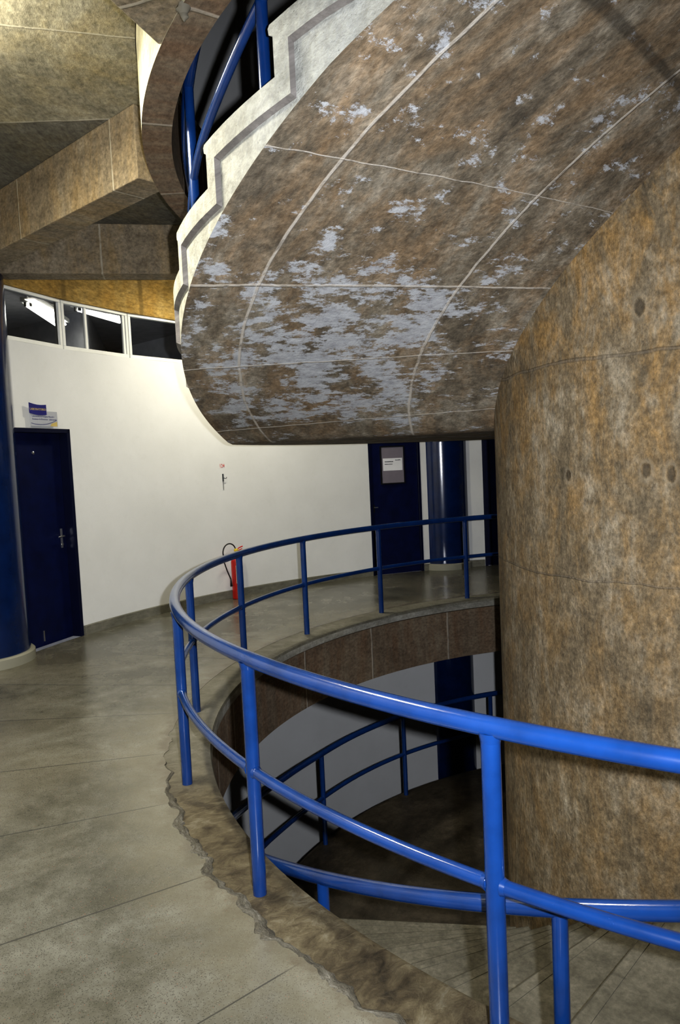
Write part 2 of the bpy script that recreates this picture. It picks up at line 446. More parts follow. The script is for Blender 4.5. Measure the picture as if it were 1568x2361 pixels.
def wall_mesh(z0, z1, holes, thick=.16):
    ths = sorted(set([round(a, 3) for a in frange(0, 360, 2)] + [a for h in holes for a in h[:2]]))
    zs = sorted(set([z0, z1] + [z for h in holes for z in h[2:4] if z0 <= z <= z1]))
    ths = [a for i, a in enumerate(ths)]
    def solid(i, j):
        i %= len(ths) - 1
        a = (ths[i] + ths[i + 1]) / 2; z = (zs[j] + zs[j + 1]) / 2 if 0 <= j < len(zs) - 1 else None
        if z is None: return True
        return not any(h[0] < a < h[1] and h[2] < z < h[3] for h in holes)
    m = MB(); Ri, Ro = R_WALL, R_WALL + thick
    for i in range(len(ths) - 1):
        a, b = ths[i], ths[i + 1]
        for j in range(len(zs) - 1):
            if not solid(i, j): continue
            c, d = zs[j], zs[j + 1]
            uvq = [(U(a), c), (U(b), c), (U(b), d), (U(a), d)]
            m.quad(P(Ri, a, c), P(Ri, b, c), P(Ri, b, d), P(Ri, a, d), uvq, smooth=True)
            m.quad(P(Ro, b, c), P(Ro, a, c), P(Ro, a, d), P(Ro, b, d), uvq, smooth=True)
            if not solid(i - 1, j): m.quad(P(Ri, a, c), P(Ro, a, c), P(Ro, a, d), P(Ri, a, d))
            if not solid(i + 1, j): m.quad(P(Ri, b, c), P(Ro, b, c), P(Ro, b, d), P(Ri, b, d))
            if j + 1 < len(zs) - 1 and not solid(i, j + 1) or j == len(zs) - 2: m.quad(P(Ri, a, d), P(Ri, b, d), P(Ro, b, d), P(Ro, a, d))
            if j > 0 and not solid(i, j - 1) or j == 0: m.quad(P(Ri, a, c), P(Ri, b, c), P(Ro, b, c), P(Ro, a, c))
    return m

# walls (this storey, the storey below, the storey above)
holes = list(HOLE_DOORS.values())
w = wall_mesh(0, 3.13, holes).build('wall_back', M['wall']); tag(w, 'curved white painted wall of the round corridor', 'wall', kind='structure')
w = wall_mesh(-STOREY, -.69 - .0, []).build('wall_below', M['wall']); tag(w, 'curved wall of the storey below seen through the well', 'wall', kind='structure')
w = wall_mesh(STOREY, STOREY + CEIL, []).build('wall_above', M['wall']); tag(w, 'curved wall of the storey above seen through the well', 'wall', kind='structure')
w = wall_mesh(-.69, -.21, []).build('trim_2', M['wall']); tag(w, 'wall band under the slab of the storey below', 'wall', kind='structure')
# concrete band over the windows
m = MB(); m.sweep([(6.52, 3.66), (6.70, 3.66), (6.70, CEIL), (6.52, CEIL)], FULL, caps=False)
tag(m.build('trim_1', M['band']), 'ochre concrete band above the clerestory windows', 'trim', kind='structure')

def irregular(th):
    a = th * 3.1
    return .014 * math.sin(a * .31) + .009 * math.sin(a * .83 + 1) + .0025 * math.sin(a * 2.1 + 2) + .0035 * math.sin(a * 1.37 + 3 * math.sin(a * .4))

fine_ths = frange(0, 150, 2)[:-1] + frange(150, 260, .35)[:-1] + frange(260, 360, 2)
for lvl, nm in ((0, 'floor'), (-1, 'floor_below'), (1, 'floor_above')):
    z = lvl * STOREY
    def fp(th, k):
        rr = 4.275 + (irregular(th) if 185 < th < 250 else 0)
        return [(rr, z - .10), (6.54, z - .10), (6.54, z), (rr, z)]
    m = MB(); m.sweep(fp, fine_ths if lvl == 0 else FULL, caps=False, smooth=False)
    tag(m.build(nm, M['floor']), ['polished grey terrazzo floor of the ring corridor', 'terrazzo corridor floor of the storey above', 'terrazzo corridor floor of the storey below'][lvl], 'floor', kind='structure')
    # kerb around the well: cement border with rounded nose
    def kp(th, k, z=z):
        rr = 4.2745 + (irregular(th) if 185 < th < 250 else 0)
        d = -.002 - .010 * max(0, min(1, (th - 188) / 10)) * (1 if th < 262 else 0)
        return [(R_EDGE + .02, z - .105), (rr, z - .105), (rr, z + d), (R_EDGE + .03, z + d), (R_EDGE + .008, z + d - .008), (R_EDGE, z + d - .03), (R_EDGE, z - .095)]
    m = MB(); m.sweep(kp, fine_ths if lvl == 0 else FULL, caps=False, mats=[1, 0, 0, 0, 0, 1, 1] if lvl == 0 else None)
    o = m.build('kerb_border', [M['kerb'], M['lip']])
    tag(o, ['worn brown cement border around the floor opening under the blue railing posts', 'cement border around the upper floor opening', 'cement border around the lower floor opening'][lvl], 'border')
    if lvl == 0: kerb0 = o
    # ring beam under it
    m = MB(); m.sweep([(4.018, z - .69), (4.185, z - .69), (4.185, z - .11), (4.018, z - .11)], frange(0, 360, 1), caps=False, mats=[0, 1, 0, 0])
    o = m.build('ring_beam', [M['ring'], M['ring_outer']])
    tag(o, ['brown curved concrete ring beam below the corridor floor edge', 'curved brown concrete ring beam overhead around the stair opening', 'concrete ring beam around the lowest floor opening'][lvl], 'beam')
    if lvl >= 0:
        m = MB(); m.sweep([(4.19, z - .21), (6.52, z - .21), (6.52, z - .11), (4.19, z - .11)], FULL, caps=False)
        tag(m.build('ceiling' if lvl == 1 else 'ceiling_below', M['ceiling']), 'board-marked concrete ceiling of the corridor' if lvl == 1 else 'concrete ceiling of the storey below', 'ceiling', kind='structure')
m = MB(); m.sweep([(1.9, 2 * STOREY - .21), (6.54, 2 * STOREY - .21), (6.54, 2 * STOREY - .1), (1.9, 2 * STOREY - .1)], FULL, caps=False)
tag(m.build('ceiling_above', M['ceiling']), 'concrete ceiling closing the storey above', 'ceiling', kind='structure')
m = MB(); m.sweep([(1.9, -STOREY - .1), (4.26, -STOREY - .1), (4.26, -STOREY), (1.9, -STOREY)], FULL, caps=False)
tag(m.build('floor_well', M['tread']), 'dark cement floor at the foot of the well', 'floor', kind='structure')

# crumbled mortar ridge between floor and kerb
def n1d(x, seed=0):
    i = math.floor(x); f = x - i; f = f * f * (3 - 2 * f)
    h = lambda q: random.Random(q * 7919 + seed * 104729).random()
    return h(i) * (1 - f) + h(i + 1) * f
m = MB()
ths = frange(192, 240, .12)
N = 11
rings = []
for k, th in enumerate(ths):
    fade = min(1, (th - 192) / 8)
    rr = 4.273 + irregular(th) + (n1d(th * 1.1, 5) - .5) * .02
    wd = (.010 + .020 * n1d(th * .9, 1) + .010 * n1d(th * 3.1, 2)) * fade + .002
    ht = (.001 + .007 * n1d(th * 1.3, 3) * n1d(th * .5, 9)) * fade
    ring = []
    for j in range(N):
        a = math.pi * j / (N - 1)
        jr = (n1d(th * 4 + j * 31, 4 + j) - .5)
        ring.append(m.vert(P(rr + math.cos(a) * wd * (1 + .3 * jr), th, -.012 + math.sin(a) * (ht + .012) * (1 + .35 * (n1d(th * 6, 30 + j) - .5)))))
    rings.append(ring)
for k in range(len(rings) - 1):
    for j in range(N - 1):
        m.face((rings[k][j], rings[k][j + 1], rings[k + 1][j + 1], rings[k + 1][j]), [(U(ths[k]), j * .02), (U(ths[k]), j * .02 + .02), (U(ths[k + 1]), j * .02 + .02), (U(ths[k + 1]), j * .02)], 0, True)
o = m.build('mortar_ridge', M['mortar'], kerb0); o['label'] = 'ragged crumbling mortar seam'

# core
m = MB()
for k in range(180):
    a, b = k * 2, k * 2 + 2
    zz = frange(-STOREY, 2 * STOREY, 1.0)
    for c, d in zip(zz[:-1], zz[1:]):
        m.quad(P(R_CORE, a, c), P(R_CORE, b, c), P(R_CORE, b, d), P(R_CORE, a, d), [(U(a), c), (U(b), c), (U(b), d), (U(a), d)], smooth=True)
o = m.build('concrete_core', M['core']); origin_to(o, (CX, CY, -STOREY))
tag(o, 'massive round ochre-stained concrete core that the spiral stair winds around', 'column')

# ------------------------------------------------------------------ spiral stair
SL = .0216; TH0 = 167.0; SOFF = 1.97
LAND_T = 2.25
DTH = 9.1; RISE = (STOREY - LAND_T) / 11
def soffit2(th): return SOFF + max(0, th - TH0) * SL
def tread2(k): return LAND_T + RISE * k           # k-th tread starts at riser 171.7 + DTH*(k-1)
def flight_sections(z, SH=0.0):
    """theta samples with (bottom, top) for landing + upper flight, storey base z"""
    out = []
    # lower flight: floor (theta -82) up to landing at theta 18
    n = 11; r1 = LAND_T / n
    for k in range(n):
        a, b = -82 + DTH * k, -82 + DTH * (k + 1)
        for th in frange(a + .01, b - .01, 1.5):
            out.append((th, z + max(-.2, (th + 82) * SL - .28), z + r1 * (k + 1)))
    for th in frange(-82 + DTH * 11, 171.69 + SH, 1.5): out.append((th, z + soffit2(th), z + LAND_T))
    for k in range(1, 11):
        a = 171.7 + SH + DTH * (k - 1)
        for th in frange(a + .01, a + DTH - .01, 1.0): out.append((th, z + min(soffit2(th), STOREY - .30), z + tread2(k)))
    for th in frange(262.71 + SH, 278, 1.5): out.append((th, z + STOREY - .32, z + STOREY))
    return out
def ro(th, lvl):
    if lvl or th < 60: return 3.965
    return 4.035 - .07 * max(0, min(1, (th - 222) / 14)) - .07 * max(0, min(1, (110 - th) / 30))
def stair(lvl):
    z = lvl * STOREY
    root = empty('spiral_stair', Matrix.Translation(P(R_CORE, 280, z)))
    tag(root, ['board-marked concrete spiral stair with cream stepped stringer sweeping overhead around the round core',
               'lower concrete spiral stair flight descending below the railing with bare cement treads'][0 if lvl == 0 else 1], 'staircase')
    inv = root.matrix_world.inverted()
    def fin(m, name, mats, **k):
        m.v = [tuple(inv @ Vector(q)) for q in m.v]
        return m.build(name, mats, root, **k)
    SH = .6 if lvl == 0 else 0.0
    S = flight_sections(z, SH)
    m = MB()
    secs = []
    for th, b, t in S:
        R1 = ro(th, lvl); RC = R_CORE + .001; g = [RC + (R1 - RC) * q / 7 for q in range(8)]
        secs.append((th, [(q, b) for q in g] + [(q, t) for q in reversed(g)]))
    # split the wide faces radially is unnecessary; helicoid is ruled
    m.sweep(lambda th, k: secs[k][1], [s_[0] for s_ in secs], mats=[0] * 7 + [1] + [2] * 7 + [0], smooth=True)
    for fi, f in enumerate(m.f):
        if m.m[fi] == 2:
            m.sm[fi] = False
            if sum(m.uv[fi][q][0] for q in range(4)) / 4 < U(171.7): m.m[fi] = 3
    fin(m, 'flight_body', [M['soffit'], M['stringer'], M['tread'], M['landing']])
    # raised stringer band following the steps on the outer face
    def band(top, bot):
        """top/bot lists of (th, z) polylines with the same count"""
        m = MB()
        A = []
        for (ta, za), (tb, zb) in zip(top, bot):
            r0 = ro(ta, lvl) - .002; r1 = r0 + .028
            A.append(([m.vert(P(r1, ta, za)), m.vert(P(r1, tb, zb)), m.vert(P(r0, tb - 0.0, zb - .012)), m.vert(P(r0, ta, za))], ta, tb, za, zb))
        for x, y in zip(A[:-1], A[1:]):
            (a, ta, tb, za, zb), (c, tc, td, zc, zd) = x, y
            m.face((a[0], a[1], c[1], c[0]), [(U(ta), za), (U(tb), zb), (U(td), zd), (U(tc), zc)], 0)
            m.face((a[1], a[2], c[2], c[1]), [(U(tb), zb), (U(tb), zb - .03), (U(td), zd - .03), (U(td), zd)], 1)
            m.face((a[3], a[0], c[0], c[3]), [(U(ta), za)] * 4, 0)
        m.face(A[0][0][::-1]); m.face(A[-1][0])
        return m
    top, bot = [], []
    for th in frange(20, 170.4, 3): top.append((th, z + LAND_T)); bot.append((th, z + LAND_T - .095))
    for k in range(1, 11):
        a = 171.7 + SH + DTH * (k - 1); zt, zp = z + tread2(k), z + tread2(k - 1)
        top += [(a, zp), (a, zt - .035)]
        bot += [(a + 1.35, zp - .095), (a + 1.35, zt - .095)]
        # nosing
        top += [(a - .35, zt - .035), (a - .42, zt - .01), (a - .25, zt)]
        bot += [(a + 1.36, zt - .095), (a + 1.37, zt - .095), (a + 1.38, zt - .095)]
        for th in frange(a + 1.5, a + DTH - .2, 1.5): top.append((th, zt)); bot.append((max(th, a + 1.4) if th < a + DTH - 1.3 else th + .9, zt - .095))
    a = 262.7 + SH
    top += [(a, z + tread2(10)), (a, z + STOREY)]; bot += [(a + 1.3, z + tread2(10) - .095), (a + 1.3, z + STOREY - .1)]
    top += [(277, z + STOREY)]; bot += [(277, z + STOREY - .1)]
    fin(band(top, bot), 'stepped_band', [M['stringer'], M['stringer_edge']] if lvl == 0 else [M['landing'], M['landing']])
    # dark step-shaped recess below the band
    # tread nosings
    for k in range(1, 12):
        a = 171.7 + SH + DTH * (k - 1); zt = z + (tread2(k) if k < 11 else STOREY)
        if 0 and lvl: pass
        m = MB(); RO = ro(a, lvl); m.sweep([(R_CORE + .002, zt - .035), (RO, zt - .035), (RO, zt + .003), (R_CORE + .002, zt + .003)], [a - .45, a + .0, a + .9], smooth=False)
        fin(m, 'tread_nosing', M['tread'])
    for k in range(11):
        a = -82 + DTH * k; zt = z + LAND_T / 11 * (k + 1)
        m = MB(); RO = ro(a, lvl); m.sweep([(R_CORE + .002, zt - .035), (RO, zt - .035), (RO, zt + .003), (R_CORE + .002, zt + .003)], [a - .45, a + .0, a + .9], smooth=False)
        fin(m, 'tread_nosing', M['tread'])
    return root
stair(0); stair(-1)

R_SR = 3.93
def rail_z(th, lvl=-1):
    if lvl == 0 and th > 150:
        K = [(150, 3.20), (166, 3.30), (181, 3.55), (197.5, 3.89), (208, 4.03), (213, 4.16), (222, 4.36), (262.7, 5.2), (400, 5.2)]
        for (a, b), (c, d) in zip(K[:-1], K[1:]):
            if th <= c: return b + (d - b) * (th - a) / (c - a)
    if th < 18: return LAND_T / 100 * (th + 82) + 1.0 + .0
    if th > 213: return 4.36 + .0203 * (min(th, 262.7) - 213)
    K = [(18, 3.20), (150, 3.20), (160, 3.26), (166, 3.33), (176, 3.49), (190, 3.83), (200, 4.07), (213, 4.36)]
    for (a, b), (c, d) in zip(K[:-1], K[1:]):
        if th <= c: return b + (d - b) * (th - a) / (c - a)
def stair_rail(lvl, label):
    z = lvl * STOREY
    root = empty('stair_handrail', Matrix.Translation(P(R_SR, 200, z + 2.6)))
    tag(root, label, 'railing', 'blue handrails of the spiral stair')
    inv = root.matrix_world.inverted()
    def fin(m, name, mats):
        m.v = [tuple(inv @ Vector(q)) for q in m.v]
        return m.build(name, mats, root)
    ths = frange(-80, 268, 1.2)
    zz = [rail_z(t_, lvl) for t_ in ths]
    for _ in range(8): zz = [zz[0]] + [(zz[i - 1] + zz[i] + zz[i + 1]) / 3 for i in range(1, len(zz) - 1)] + [zz[-1]]
    m = MB(); m.tube([P(R_SR, t_, z + q) for t_, q in zip(ths, zz)], .030, 16); fin(m, 'top_rail', M['blue'])
    m = MB(); m.tube([P(R_SR, t_, z + q - .46 - .04 * max(0, min(1, (t_ - 165) / 30))) for t_, q in zip(ths, zz)], .022, 14); fin(m, 'mid_rail', M['blue'])
    posts = [232.2, 213.8 if lvl == 0 else 215.8, 197.0 if lvl == 0 else 199.5, 181.0, 148.4, 128.0, 109, 90, 71, 52, 33, 15, -1, -17, -33, -49, -65, 249]
    for a in posts:
        zb = None
        for th, b, t_ in flight_sections(0, .6 if lvl == 0 else 0):
            if th <= a: zb = t_
        m = MB(); m.tube([P(R_SR, a, z + zb + .0005), P(R_SR, a, z + rail_z(a, lvl) - .015)], .026, 14)
        fin(m, 'post', M['blue'])
stair_rail(0, 'blue tubular handrail climbing the overhead flight behind the cream stepped stringer')
stair_rail(-1, 'blue tubular stair handrail on the flight below the corridor railing')

def kerb_top(th):
    return -.002 - .010 * max(0, min(1, (th - 188) / 10)) * (1 if th < 262 else 0)
# ------------------------------------------------------------------ guard railing round the well on each floor
def guard(lvl, label, posts):
    z = lvl * STOREY
    root = empty('guard_railing', Matrix.Translation(P(R_RAIL, 200, z)))
    tag(root, label, 'railing')
    inv = root.matrix_world.inverted()
    def fin(m, name, mats):
        m.v = [tuple(inv @ Vector(q)) for q in m.v]
        return m.build(name, mats, root)
    ths = frange(-76, 256, 1.0)
    m = MB(); m.tube([P(R_RAIL, t_, z + 1.0) for t_ in ths], .0315, 24); fin(m, 'top_rail', M['blue'])
    m = MB(); m.tube([P(R_RAIL, t_, z + .521) for t_ in ths], .0225, 20); fin(m, 'mid_rail', M['blue'])
    for a in posts:
        m = MB(); m.tube([P(R_RAIL, a, z + kerb_top(a) + .0002), P(R_RAIL, a, z + .985)], .0295, 20)
        # weld collars where the post meets the rails
        m.tube([P(R_RAIL, a, z + .955), P(R_RAIL, a, z + .985)], .033, 20, radii=[.030, .036])
        o = fin(m, 'post', M['blue'])
        for s_ in (-1, 1):
            da = s_ * .0285 / R_RAIL / D2R
            m = MB(); m.tube([P(R_RAIL, a + da * .85, z + .521), P(R_RAIL, a + da * 1.35, z + .521)], .03, 14, radii=[.028, .0235])
            w_ = fin(m, 'weld', M['blue']); w_.parent = o
POSTS = [230.8, 214.0, 196.8, 179.7, 162.2, 145.8, 128.8, 111.0, 94, 77, 60, 43, 26, 9, -8, -25, -42, -59, -75, 247.6]
guard(0, 'bright blue tubular guard railing curving around the floor opening in the foreground', POSTS)

# ------------------------------------------------------------------ columns and ceiling beams
def column(th, lvl, label):
    c = P(R_COLC, th, lvl * STOREY)
    root = empty('round_column', Matrix.Translation(c)); tag(root, label, 'column', None)
    m = MB(); m.cyl((0, 0, 0), .42, .42, .10, BEAM_Z, 48); m.build('shaft', M['blue_column'], root)
    m = MB(); m.lathe([(.46, 0), (.46, .085), (.445, .10)], 48); m.build('plinth', M['plinth'], root)
    return root
labs0 = {101.7: 'glossy blue round column behind the far railing beside the door with a notice', 164.9: 'glossy dark blue round column at the left edge of the corridor in front of a door',
         38.5: 'blue round column hidden behind the concrete core', 228.1: 'blue round column behind the viewpoint on the left', 291.3: 'blue round column near the stair arrival', 345.0: 'blue round column on the far right of the corridor'}
for th in COL_TH: column(th, 0, labs0[th])
column(101.7, -1, 'dark blue round column on the storey below seen through the well')

def beam(A, B, z, label, w=.25):
    A = Vector((A[0], A[1], 0)); B = Vector((B[0], B[1], 0))
    d = (B - A); L = d.length; d.normalize(); n = Vector((-d.y, d.x, 0))
    z += .004
    Mx = Matrix(((d.x, n.x, 0, A.x), (d.y, n.y, 0, A.y), (0, 0, 1, z), (0, 0, 0, 1)))
    m = MB(); m.box((0, -w / 2, 0), (L, w / 2, CEIL - z))
    o = m.build('ceiling_beam', M['beam'], None, bevel=.008); o.matrix_world = Mx
    tag(o, label, 'beam', 'forked concrete beams under the ceiling')
names = {164.9: ('concrete ceiling beam from left blue column to the near side of the ring beam, ochre side face lit', 'darker concrete ceiling beam from left blue column running right above the windows'),
         228.1: ('concrete ceiling beam joining the ring beam top left corner near the camera', 'concrete ceiling beam reaching the ring beam close to the camera on the right')}
for th in COL_TH:
    la = names.get(th, ('concrete ceiling beam forking from a column behind the core', 'second concrete ceiling beam forking from a column behind the core'))
    c = P(R_COLC - .12, th)
    if abs(th - 164.9) < .1:
        beam((-1.14, 5.11), (-3.45, 7.21), BEAM_Z, la[0]); beam((-.55, 7.79), (-3.45, 7.21), BEAM_Z, la[1])
    elif abs(th - 228.1) < .1:
        beam((-.603, 3.457), (-1.68, .39), BEAM_Z, la[0]); beam(P(4.21, th + 18.9), c, BEAM_Z, la[1])
    else:
        side = {38.5: 'behind the core', 101.7: 'from the far blue column', 291.3: 'from the column behind the viewpoint', 345.0: 'from the right-hand column'}[th]
        beam(P(4.21, th - 18.5), c, BEAM_Z, 'concrete ceiling beam %s, clockwise fork' % side); beam(P(4.21, th + 18.5), c, BEAM_Z, 'concrete ceiling beam %s, anticlockwise fork' % side)

# hanging spall on the ring beam underside
m = MB()
c0 = P(4.175, 210.6, BEAM_Z + .005)
prof = [(.026, 0), (.024, -.015), (.019, -.03), (.015, -.045), (.009, -.055), (.003, -.062)]
m.lathe(list(reversed([(r * (1 + .25 * math.sin(i * 2.3)), z_) for i, (r, z_) in enumerate(prof)])), 14)
m.v = [(x * (1 + .3 * math.sin(z_ * 140 + x * 60)), y * (1 + .3 * math.cos(z_ * 90)), z_) for x, y, z_ in m.v]
o = m.build('concrete_drip', M['mortar']); o.location = c0
tag(o, 'ragged grey lump of concrete hanging under the ring beam at the top', 'concrete lump')

# ------------------------------------------------------------------ skirting
def skirting():
    m = MB()
    segs = [(0, 88.8), (96.6, 105.5), (113.2, 155.0), (163.4, 360)]
    for a, b in segs: m.sweep([(6.52, 0), (6.545, 0), (6.545, .105), (6.526, .105), (6.52, .098)], frange(a, b, 2), caps=True)
    tag(m.build('baseboard_back', M['skirting']), 'low grey cement skirting along the curved wall', 'baseboard', kind='structure')
skirting()

# ------------------------------------------------------------------ doors, windows
def wallM(th, z=0.0, r=R_WALL):
    a = th * D2R
    x = Vector((math.sin(a), -math.cos(a), 0)); n = Vector((-math.cos(a), -math.sin(a), 0)); p = P(r, th, z)
    return Matrix(((x.x, 0, n.x, p.x), (x.y, 0, n.y, p.y), (0, 1, 0, p.z), (0, 0, 0, 1)))   # X right, Y up, Z towards the room

def lever(parent, x, y, d=1):
    o = MB(); o.box((x - .016, y - .11, 0), (x + .016, y + .10, .006)); pl = o.build('handle_plate', M['chrome'], parent, bevel=.003)
    o = MB(); o.tube([(x, y + .02, 0), (x, y + .02, .045), (x + d * .02, y + .02, .055), (x + d * .10, y + .018, .055)], .009, 10); o.build('handle', M['chrome'], parent)
    o = MB(); o.lathe([(.011, 0), (.011, .012), (.006, .014)], 12)
    k = o.build('keyhole', M['chrome'], parent); k.location = (x, y - .07, .005)

def door(name, th_a, th_b, label, depth):
    thm = (th_a + th_b) / 2
    half = R_WALL * math.sin((th_b - th_a) / 2 * D2R)
    root = empty(name, wallM(thm, 0, R_WALL * math.cos((th_b - th_a) / 2 * D2R)))
    tag(root, label, 'door', kind='structure')
    H = 2.27; fw = .045
    for s_ in (-1, 1):
        m = MB(); x0 = s_ * half; x1 = s_ * (half - fw); m.box((min(x0, x1), .0, -.14), (max(x0, x1), H, .012)); m.build('jamb', M['door_frame'], root, bevel=.003)
    m = MB(); m.box((-half, H - fw, -.14), (half, H, .012)); m.build('lintel', M['door_frame'], root, bevel=.003)
    m = MB(); m.box((-half + fw, .0, -depth - .035), (half - fw, H - fw, -depth)); leaf = m.build('door_leaf', M['door'], root, bevel=.003)
    return root, half, leaf
d1, h1, l1 = door('door_1', 155.1, 163.3, 'navy door recessed in the white wall beside the left blue column', .10)
lg = empty('door_lock', None, d1); lg.parent = d1; lg.location = (0, 0, -.10); lever(lg, h1 - .12, 1.10, -1)
m = MB(); m.lathe([(.016, 0), (.016, .008), (.010, .011)], 14); o = m.build('door_peephole', M['chrome'], d1); o.location = (.02, 2.02, -.10)
m = MB(); m.box((-.02, .05, -.10), (-.008, .16, -.092)); m.build('floor_bolt', M['chrome'], d1)
d2, h2, l2 = door('door_2', 105.55, 113.15, 'navy door with a framed notice beyond the far railing', .02)
lg = empty('door_lock', None, d2); lg.location = (0, 0, -.02)
m = MB(); m.tube([(-h2 + .07, 1.05, 0), (-h2 + .07, 1.05, .04), (-h2 + .12, 1.05, .045)], .008, 10); m.build('handle', M['ink'], lg)
m = MB(); m.box((-h2 + .058, .97, 0), (-h2 + .082, 1.09, .006)); m.build('handle_plate', M['black'], lg)
door('door_3', 88.9, 96.5, 'navy door half hidden behind the concrete core, right of the far blue column', .06)
# notice panel on door 2
pn = empty('framed_notice', wallM(109.65, 1.69, R_WALL * .998 - .0) @ Matrix.Translation((0, 0, -.006)))
tag(pn, 'black framed grey panel holding a white paper notice on the far navy door', 'notice')
W_, H_ = .205, .295
for (a, b) in (((-W_, -H_), (-W_ + .02, H_)), ((W_ - .02, -H_), (W_, H_)), ((-W_ + .02, H_ - .02), (W_ - .02, H_)), ((-W_ + .02, -H_), (W_ - .02, -H_ + .02))):
    m = MB(); m.box((a[0], a[1], 0), (b[0], b[1], .018)); m.build('frame_bar', M['black'], pn)
m = MB(); m.box((-W_ + .02, -H_ + .02, .002), (W_ - .02, H_ - .02, .008)); m.build('backing', M['board'], pn)
m = MB(); m.box((-.160, -.085, .0085), (.165, .105, .011)); pp = m.build('paper', M['paper'], pn)
for (x0, y0, x1, y1) in ((-.132, .045, .012, .060), (-.132, .008, .0, .022), (.045, .068, .135, .082)):
    m = MB(); n = 16
    top = [m.vert((x0 + (x1 - x0) * i / n, y1 - rnd.uniform(0, .005), .0116)) for i in range(n + 1)]
    bot = [m.vert((x0 + (x1 - x0) * i / n, y0 + rnd.uniform(0, .003), .0116)) for i in range(n + 1)]
    for i in range(n): m.face((bot[i], bot[i + 1], top[i + 1], top[i]))
    m.build('printed_line', M['ink'], pp, fix=False)

# clerestory windows
FW = .034
for i in range(len(WIN_EDGES) - 1):
    b_, a_ = WIN_EDGES[i], WIN_EDGES[i + 1]
    thm = (a_ + b_) / 2; half = R_WALL * math.sin((b_ - a_) / 2 * D2R) - .004
    root = empty('window_%d' % (i + 1), wallM(thm, 3.13, R_WALL * math.cos((b_ - a_) / 2 * D2R) + .045))
    vis = {3: 'white framed clerestory window beside the left blue column, tubes glowing behind', 4: 'white framed clerestory window with an extra mullion, second from the left', 5: 'white framed clerestory window next to the stair stringer'}
    tag(root, vis.get(i, 'white framed clerestory window number %d hidden by column or stair' % (i + 1)), 'window', kind='structure')
    Hh = .53
    for (x0, x1, y0, y1) in ((-half, half, 0, FW * 1.25), (-half, half, Hh - FW, Hh), (-half, -half + FW, FW * 1.25, Hh - FW), (half - FW, half, FW * 1.25, Hh - FW)):
        m = MB(); m.box((x0, y0, -.03), (x1, y1, .03)); m.build('frame_bar', M['white'], root, bevel=.003)
    if i == 4:
        m = MB(); m.box((-half * .30 - .014, FW * 1.25, -.012), (-half * .30 + .014, Hh - FW, .018)); m.build('mullion', M['white'], root)
        m = MB(); m.box((half - FW - .035, FW * 1.25, -.012), (half - FW - .005, Hh - FW, .018)); m.build('mullion', M['white'], root)
    m = MB(); m.quad((-half + FW, FW * 1.25, 0), (half - FW, FW * 1.25, 0), (half - FW, Hh - FW, 0), (-half + FW, Hh - FW, 0)); m.build('pane', M['glass'], root, fix=False)
    m = MB(); m.box((-half, -.0, -.055), (half, Hh, -.031)) if False else m.box((-half, -.012, .0), (half, -.001, .012)); m.build('sill_gasket', M['gap'], root)
# solid infill of the clerestory strip away from the windows
m = MB(); m.sweep([(6.55, 3.13), (6.68, 3.13), (6.68, 3.66), (6.55, 3.66)], frange(188.4, 360 + 129.0, 3), caps=True)
tag(m.build('wall_clerestory', M['wall']), 'white infill wall in the clerestory strip', 'wall', kind='structure')

# classrooms behind the clerestory
m = MB()
pts = [(-9.5, 13.6), (-6.5, 13.2), (-3.6, 11.15), (-4.5, 15.04), (-.9, 11.75), (-.4, 11.25)]
def cs(p, z): return Vector((p[0], p[1], z))
for a, b in zip(pts[:-1], pts[1:]): m.quad(cs(a, 0), cs(b, 0), cs(b, 4.18), cs(a, 4.18))
m.quad(cs((-9.5, 5.5), 0), cs((-9.5, 13.6), 0), cs((-9.5, 13.6), 4.18), cs((-9.5, 5.5), 4.18))
m.quad(cs((-9.5, 5.5), 0), cs((-3.7, 5.5), 0), cs((-3.7, 5.5), 4.18), cs((-9.5, 5.5), 4.18))
tag(m.build('wall_classroom', M['room'], fix=False), 'unlit classroom partition walls behind the clerestory glass', 'wall', kind='structure')
m = MB(); m.sweep([(6.72, 4.18), (12.5, 4.18), (12.5, 4.25), (6.72, 4.25)], frange(95, 195, 4), caps=True)
tag(m.build('ceiling_classroom', M['room']), 'unlit classroom ceiling behind the clerestory glass', 'ceiling', kind='structure')
m = MB(); m.sweep([(6.72, -.1), (12.5, -.1), (12.5, 0), (6.72, 0)], frange(95, 195, 4), caps=True)
tag(m.build('floor_classroom', M['room']), 'unlit classroom floor behind the wall', 'floor', kind='structure')

def batten(A, B, label, tubes=2, group=None, gap=.05, em=None):
    """ceiling fluorescent fitting, A,B are tube ends"""
    A = Vector(A); B = Vector(B); d = B - A; L = d.length; d.normalize(); n = Vector((-d.y, d.x, 0)).normalized()
    Mx = Matrix(((d.x, n.x, 0, A.x), (d.y, n.y, 0, A.y), (d.z, 0, 1, A.z), (0, 0, 0, 1)))
    root = empty('ceiling_light', Mx); tag(root, label, 'light', group)
    wv = gap * (tubes - 1) / 2 + .05
    m = MB(); m.box((-.06, -wv, .03), (L + .06, wv, .09)); m.build('housing', M['white'], root, bevel=.006)
    for s_ in (.1, L - .1):
        m = MB(); m.tube([(s_, 0, .088), (s_, 0, 4.178 - A.z)], .008, 8); m.build('hanger', M['white'], root)
    for q in range(tubes):
        y = (q - (tubes - 1) / 2) * gap
        m = MB(); m.tube([(0, y, 0), (L, y, 0)], .017, 12); m.build('tube', M['tube'], root)
        for x in (-.02, L + .02):
            m = MB(); m.box((x - .018, y - .014, -.02), (x + .018, y + .014, .032)); m.build('lamp_holder', M['black'], root)
    return root
batten((-3.80, 9.62, 3.95), (-3.93, 10.95, 3.95), 'triple tube ceiling light glowing behind the leftmost clerestory window', 3, gap=.07)
